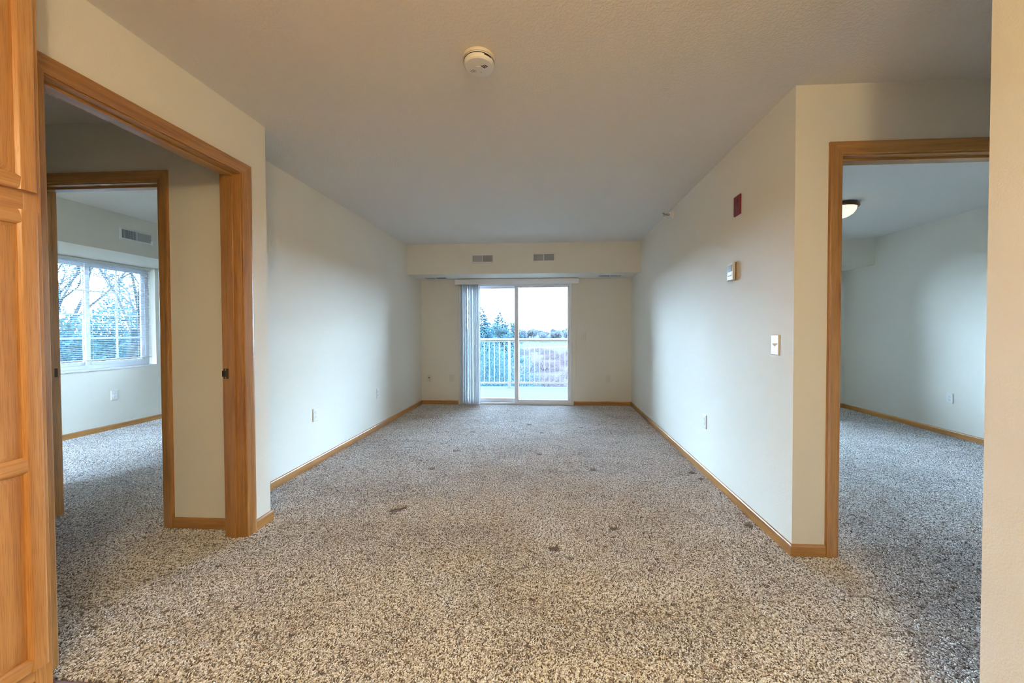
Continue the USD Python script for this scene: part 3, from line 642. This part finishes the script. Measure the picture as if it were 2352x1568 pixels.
for x in (-2.70, -0.882, 0.936, 2.55): obj('post', cbox(x - 0.028, x + 0.028, -0.028, 0.028, 0.0, 1.011, 0.003), 'rail_white', rl)
for k in range(-17, 33):
    x = -0.882 + k * 0.107
    if min(abs(x - q) for q in (-2.70, -0.882, 0.936, 2.55)) < 0.04 or not -3.15 < x < 2.55: continue
    obj('baluster', cbox(x - 0.0095, x + 0.0095, -0.0095, 0.0095, 0.125, 0.975, 0.001), 'rail_white', rl)

# ---- trees
def blades(pts, dirs, L, W_, r):
    """flat leaf sprays: one bent diamond (4 triangles) per point"""
    V_, F_ = [], []
    for p, d, l, w in zip(pts, dirs, L, W_):
        d = d / (np.linalg.norm(d) + 1e-9); s = np.cross(d, r.normal(0, 1, 3)); s /= np.linalg.norm(s) + 1e-9
        n = np.cross(d, s); b = len(V_)
        V_ += [p, p + d * l * .5 + s * w, p + d * l, p + d * l * .5 - s * w, p + d * l * .5 + n * w * .35]
        F_ += [(b, b + 1, b + 4), (b + 1, b + 2, b + 4), (b + 2, b + 3, b + 4), (b + 3, b, b + 4)]
    return np.array(V_), np.array(F_)
def tube(a, b, ra, rb, n=6):
    a, b = np.array(a, float), np.array(b, float); d = (b - a) / np.linalg.norm(b - a)
    s = np.cross(d, (0.31, 0.87, 0.13)); s /= np.linalg.norm(s); t = np.cross(d, s)
    an = np.linspace(0, 2 * math.pi, n, endpoint=False)
    v = [a + ra * (math.cos(q) * s + math.sin(q) * t) for q in an] + [b + rb * (math.cos(q) * s + math.sin(q) * t) for q in an] + [a, b]
    f = []
    for i in range(n):
        j = (i + 1) % n; f += [(i, j, n + j), (i, n + j, n + i), (2 * n, j, i), (2 * n + 1, n + i, n + j)]
    return trimesh.Trimesh(v, f, process=False)
def conifer(label, cat, loc, h, rad, seed, leafmat='spruce', group=None, dens=1.0):
    r = np.random.default_rng(seed)
    t = thing('conifer_tree', label, cat, loc, 0, group)
    obj('trunk', tube((0, 0, 0), (0, 0, h * .97), h * .018, h * .003), 'bark', t)
    pts, dirs, Ls, Ws = [], [], [], []
    lv = int(26 * dens)
    for i in range(lv):
        f = i / (lv - 1); z = h * (0.05 + 0.93 * f); R = rad * (1 - f) ** 0.85 + 0.03 * h * .3
        nb = max(5, int(15 * dens * (1 - f) + 5))
        for k in range(nb):
            a = 2 * math.pi * (k + r.uniform(-.35, .35)) / nb + i; rr = R * r.uniform(.75, 1.12)
            for q in (0.25, 0.5, 0.72, 0.9):
                p = np.array((math.cos(a) * rr * q, math.sin(a) * rr * q, z - rr * q * 0.28 + r.uniform(-.02, .02) * h))
                for s_ in (-1, 0, 1):
                    aa = a + s_ * 0.75 + r.uniform(-.2, .2)
                    pts.append(p); dirs.append(np.array((math.cos(aa), math.sin(aa), r.uniform(-.45, .15)))); Ls.append(rr * r.uniform(.24, .42) + .02 * h); Ws.append(rr * .055 + .006 * h)
    add_tone(obj('foliage', blades(pts, dirs, Ls, Ws, r), leafmat, t, smooth=False), 5, seed)
    return t
def branchy(label, cat, loc, h, spread, seed, leafmat, leaves=4, leafsize=0.12, group=None, depth=5, name='leafy_tree', first=0.28, girth=.016):
    r = np.random.default_rng(seed)
    t = thing(name, label, cat, loc, 0, group)
    segs, tips = [], []
    def grow(p, d, L, rad_, lev):
        q = p + d * L
        segs.append(tube(p, q, rad_, rad_ * .72, 6 if lev < 2 else 4))
        if lev >= 2:
            for _ in range(leaves):
                tips.append((p + (q - p) * r.uniform(.2, 1.0), d))
        if lev == depth: return
        for _ in range(2 if lev else 4):
            e = d + r.normal(0, spread, 3); e[2] += 0.12; e /= np.linalg.norm(e)
            grow(q, e, L * r.uniform(.62, .85), rad_ * .66, lev + 1)
    grow(np.zeros(3), np.array((r.uniform(-.05, .05), r.uniform(-.05, .05), 1.0)), h * first, h * girth, 0)
    obj('branches', cat_(segs), 'bark', t)
    if leaves:
        pts = [p + r.normal(0, leafsize * .9, 3) for p, d in tips]; dirs = [d + r.normal(0, .9, 3) for p, d in tips]
        add_tone(obj('foliage', blades(pts, dirs, r.uniform(.6, 1.3, len(pts)) * leafsize, r.uniform(.25, .45, len(pts)) * leafsize, r), leafmat, t, smooth=False), 5, seed)
    return t
def shrub(label, loc, h, rad, seed, leafmat, n=900, name='shrub', size=.11, group=None):
    r = np.random.default_rng(seed)
    t = thing(name, label, 'shrub', loc, 0, group)
    obj('stems', cat_([tube((0, 0, 0), (rad * .6 * math.cos(a), rad * .6 * math.sin(a), h * r.uniform(.55, .85)), .03, .008, 4) for a in np.linspace(0, 6, 9)]), 'bark', t)
    u = r.normal(0, 1, (n, 3)); u /= np.linalg.norm(u, axis=1)[:, None]; u[:, 2] = abs(u[:, 2]) * 1.2 - .15
    rr = r.uniform(.55, 1.05, n)[:, None] * (0.85 + 0.3 * meshkit.noise(u * 3 + seed)[:, None])
    pts = u * rr * (rad, rad, h * .8) + (0, 0, h * .18)
    add_tone(obj('foliage', blades(pts, u + r.normal(0, .6, (n, 3)), r.uniform(.7, 1.4, n) * size * (h + rad), r.uniform(.25, .4, n) * size * (h + rad), r), leafmat, t, smooth=False), 5, seed)
    return t
# seen through the sliding door
near_trees = []
def at(u, v, d):
    """ground-plan point seen at picture column u at distance d, and height seen at row v"""
    x, y = (u - CX) / F, (v - CY) / F
    w = R_.T @ np.array((x, y, 1.0)); w = w / w[1] * d
    return w[0], w[1], EYE[2] + w[2]
def plant(fn, label, u, vtop, d, *a, **k):
    x, y, z = at(u, vtop, d)
    return fn(label, (x, y, GZ), z - GZ, *a, **k)
x, y, z = at(1106, 706, 34); near_trees.append((x, y)); conifer('tall dark spruce at the left edge of the sliding door view', 'tree', (x, y, GZ), z - GZ, 2.3, 21)
x, y, z = at(1148, 716, 50); near_trees.append((x, y)); conifer('spruce with a pointed spire left of the door stile', 'tree', (x, y, GZ), z - GZ, 2.9, 22)
x, y, z = at(1134, 740, 43); near_trees.append((x, y)); branchy('rounded leafy tree below the pointed spruce', 'tree', (x, y, GZ), z - GZ, .42, 31, 'leaf_green', 30, .17)
x, y, z = at(1170, 738, 60); near_trees.append((x, y)); branchy('leafy tree just left of the door stile', 'tree', (x, y, GZ), z - GZ, .40, 32, 'leaf_green', 30, .19)
for k, (u, v, d, hr) in enumerate([(1104, 788, 10.3, 1.1), (1172, 800, 13.6, 1.35), (1118, 786, 17.0, 1.5)]):
    x, y, z = at(u, v, d)
    shrub(['leafy shrub behind the balusters at far left, nearest the railing', 'leafy shrub behind the railing post and door stile', 'tall leafy shrub farther off behind the balusters left of the post'][k],
          (x, y, GZ), z - GZ, hr, 40 + k, 'leaf_green', 14000, size=.011)
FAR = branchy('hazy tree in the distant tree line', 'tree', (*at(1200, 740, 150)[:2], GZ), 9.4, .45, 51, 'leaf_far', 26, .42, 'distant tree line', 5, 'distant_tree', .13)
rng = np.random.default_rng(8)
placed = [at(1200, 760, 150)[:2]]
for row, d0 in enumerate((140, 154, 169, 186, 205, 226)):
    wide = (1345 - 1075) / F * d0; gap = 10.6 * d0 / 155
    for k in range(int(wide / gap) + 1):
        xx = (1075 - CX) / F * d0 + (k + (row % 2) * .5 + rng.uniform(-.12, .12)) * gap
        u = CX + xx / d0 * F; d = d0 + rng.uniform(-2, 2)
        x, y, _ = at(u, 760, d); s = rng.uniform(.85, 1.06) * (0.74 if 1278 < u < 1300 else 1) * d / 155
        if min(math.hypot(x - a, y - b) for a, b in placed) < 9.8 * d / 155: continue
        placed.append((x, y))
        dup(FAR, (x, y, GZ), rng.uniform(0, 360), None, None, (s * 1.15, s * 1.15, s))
gx, gy = np.meshgrid(np.linspace(-14, 26, 61), np.linspace(16, 78, 95), indexing='ij')
edge = 74 - gy - np.clip(gx - 4, 0, 99) * .5
pz = GZ + 0.01 + 0.10 * meshkit.fbm(np.stack([gx * .8, gy * .8, gx * 0], -1), 4)
gv = np.stack([gx, gy, pz], -1).reshape(-1, 3); ii, jj = np.meshgrid(np.arange(60), np.arange(94), indexing='ij'); q0 = (ii * 95 + jj).ravel()
sq = np.stack([q0, q0 + 95, q0 + 96, q0 + 1], 1)[edge[:-1, :-1].ravel() > 0]
used, inv = np.unique(sq, return_inverse=True)
mat('scrub', {'g': ('geometry', {}), 'n': ('noise_texture', {'scale': 2.5, 'detail': 5.0}), 'c': ('mix_color', {'a': (0.0135, 0.0120, 0.0135), 'b': (0.0285, 0.0248, 0.0270)}), 'd': ('diffuse_bsdf', {})},
    [('g.position', 'n.vector'), ('n.fac', 'c.fac'), ('c.result', 'd.color')], 'd.BSDF')
struct('ground_scrub', (gv[used], inv.reshape(-1, 4)), 'scrub', 'low reddish brown scrub covering the ground between the railing and the pale field', 'ground', smooth=False)
BR = shrub('reddish brown bare bush in the thicket below the balcony', (*at(1250, 820, 40)[:2], GZ), 1.15, 2.1, 61, 'brush', 3500, 'bare_bush', .028, 'thicket below the balcony')
placed = [at(1250, 820, 40)[:2]]
for k in range(900):
    d = rng.uniform(24, 76)
    u = rng.uniform(1186, 1345); x, y, _ = at(u, 800, d)
    if d > 62 and u > 1270: continue
    s = rng.uniform(.85, 1.1)
    if min(math.hypot(x - a, y - b) for a, b in placed) < 4.9: continue
    if min(math.hypot(x - a, y - b) for a, b in near_trees) < 6.4: continue
    placed.append((x, y))
    dup(BR, (x, y, GZ), rng.uniform(0, 360), None, None, (s, s, s * rng.uniform(.8, 1.1)))
# seen through the left bedroom window
shrub('dense evergreen filling the lower left of the bedroom window', (-12.6, 8.45, GZ), 4.95, 1.3, 71, 'spruce', 14000, 'evergreen_shrub', .0165)
shrub('dense evergreen filling the lower right of the bedroom window', (-12.9, 11.55, GZ), 4.9, 1.3, 72, 'spruce', 14000, 'evergreen_shrub', .0165)
shrub('broad evergreen farther off in the middle of the bedroom window', (-17.4, 13.9, GZ), 5.7, 2.2, 73, 'spruce', 14000, 'evergreen_shrub', .0165)
branchy('dark branching tree in the upper right of the bedroom window', 'tree', (-10.4, 8.1, GZ), 9.6, .36, 74, 'spruce', 5, .055, None, 7, 'branching_tree', .21, .0105)
branchy('dark branching tree in the upper left of the bedroom window', 'tree', (-22.0, 15.6, GZ), 12.5, .38, 75, 'spruce', 6, .10, None, 7, 'branching_tree', .22, .012)
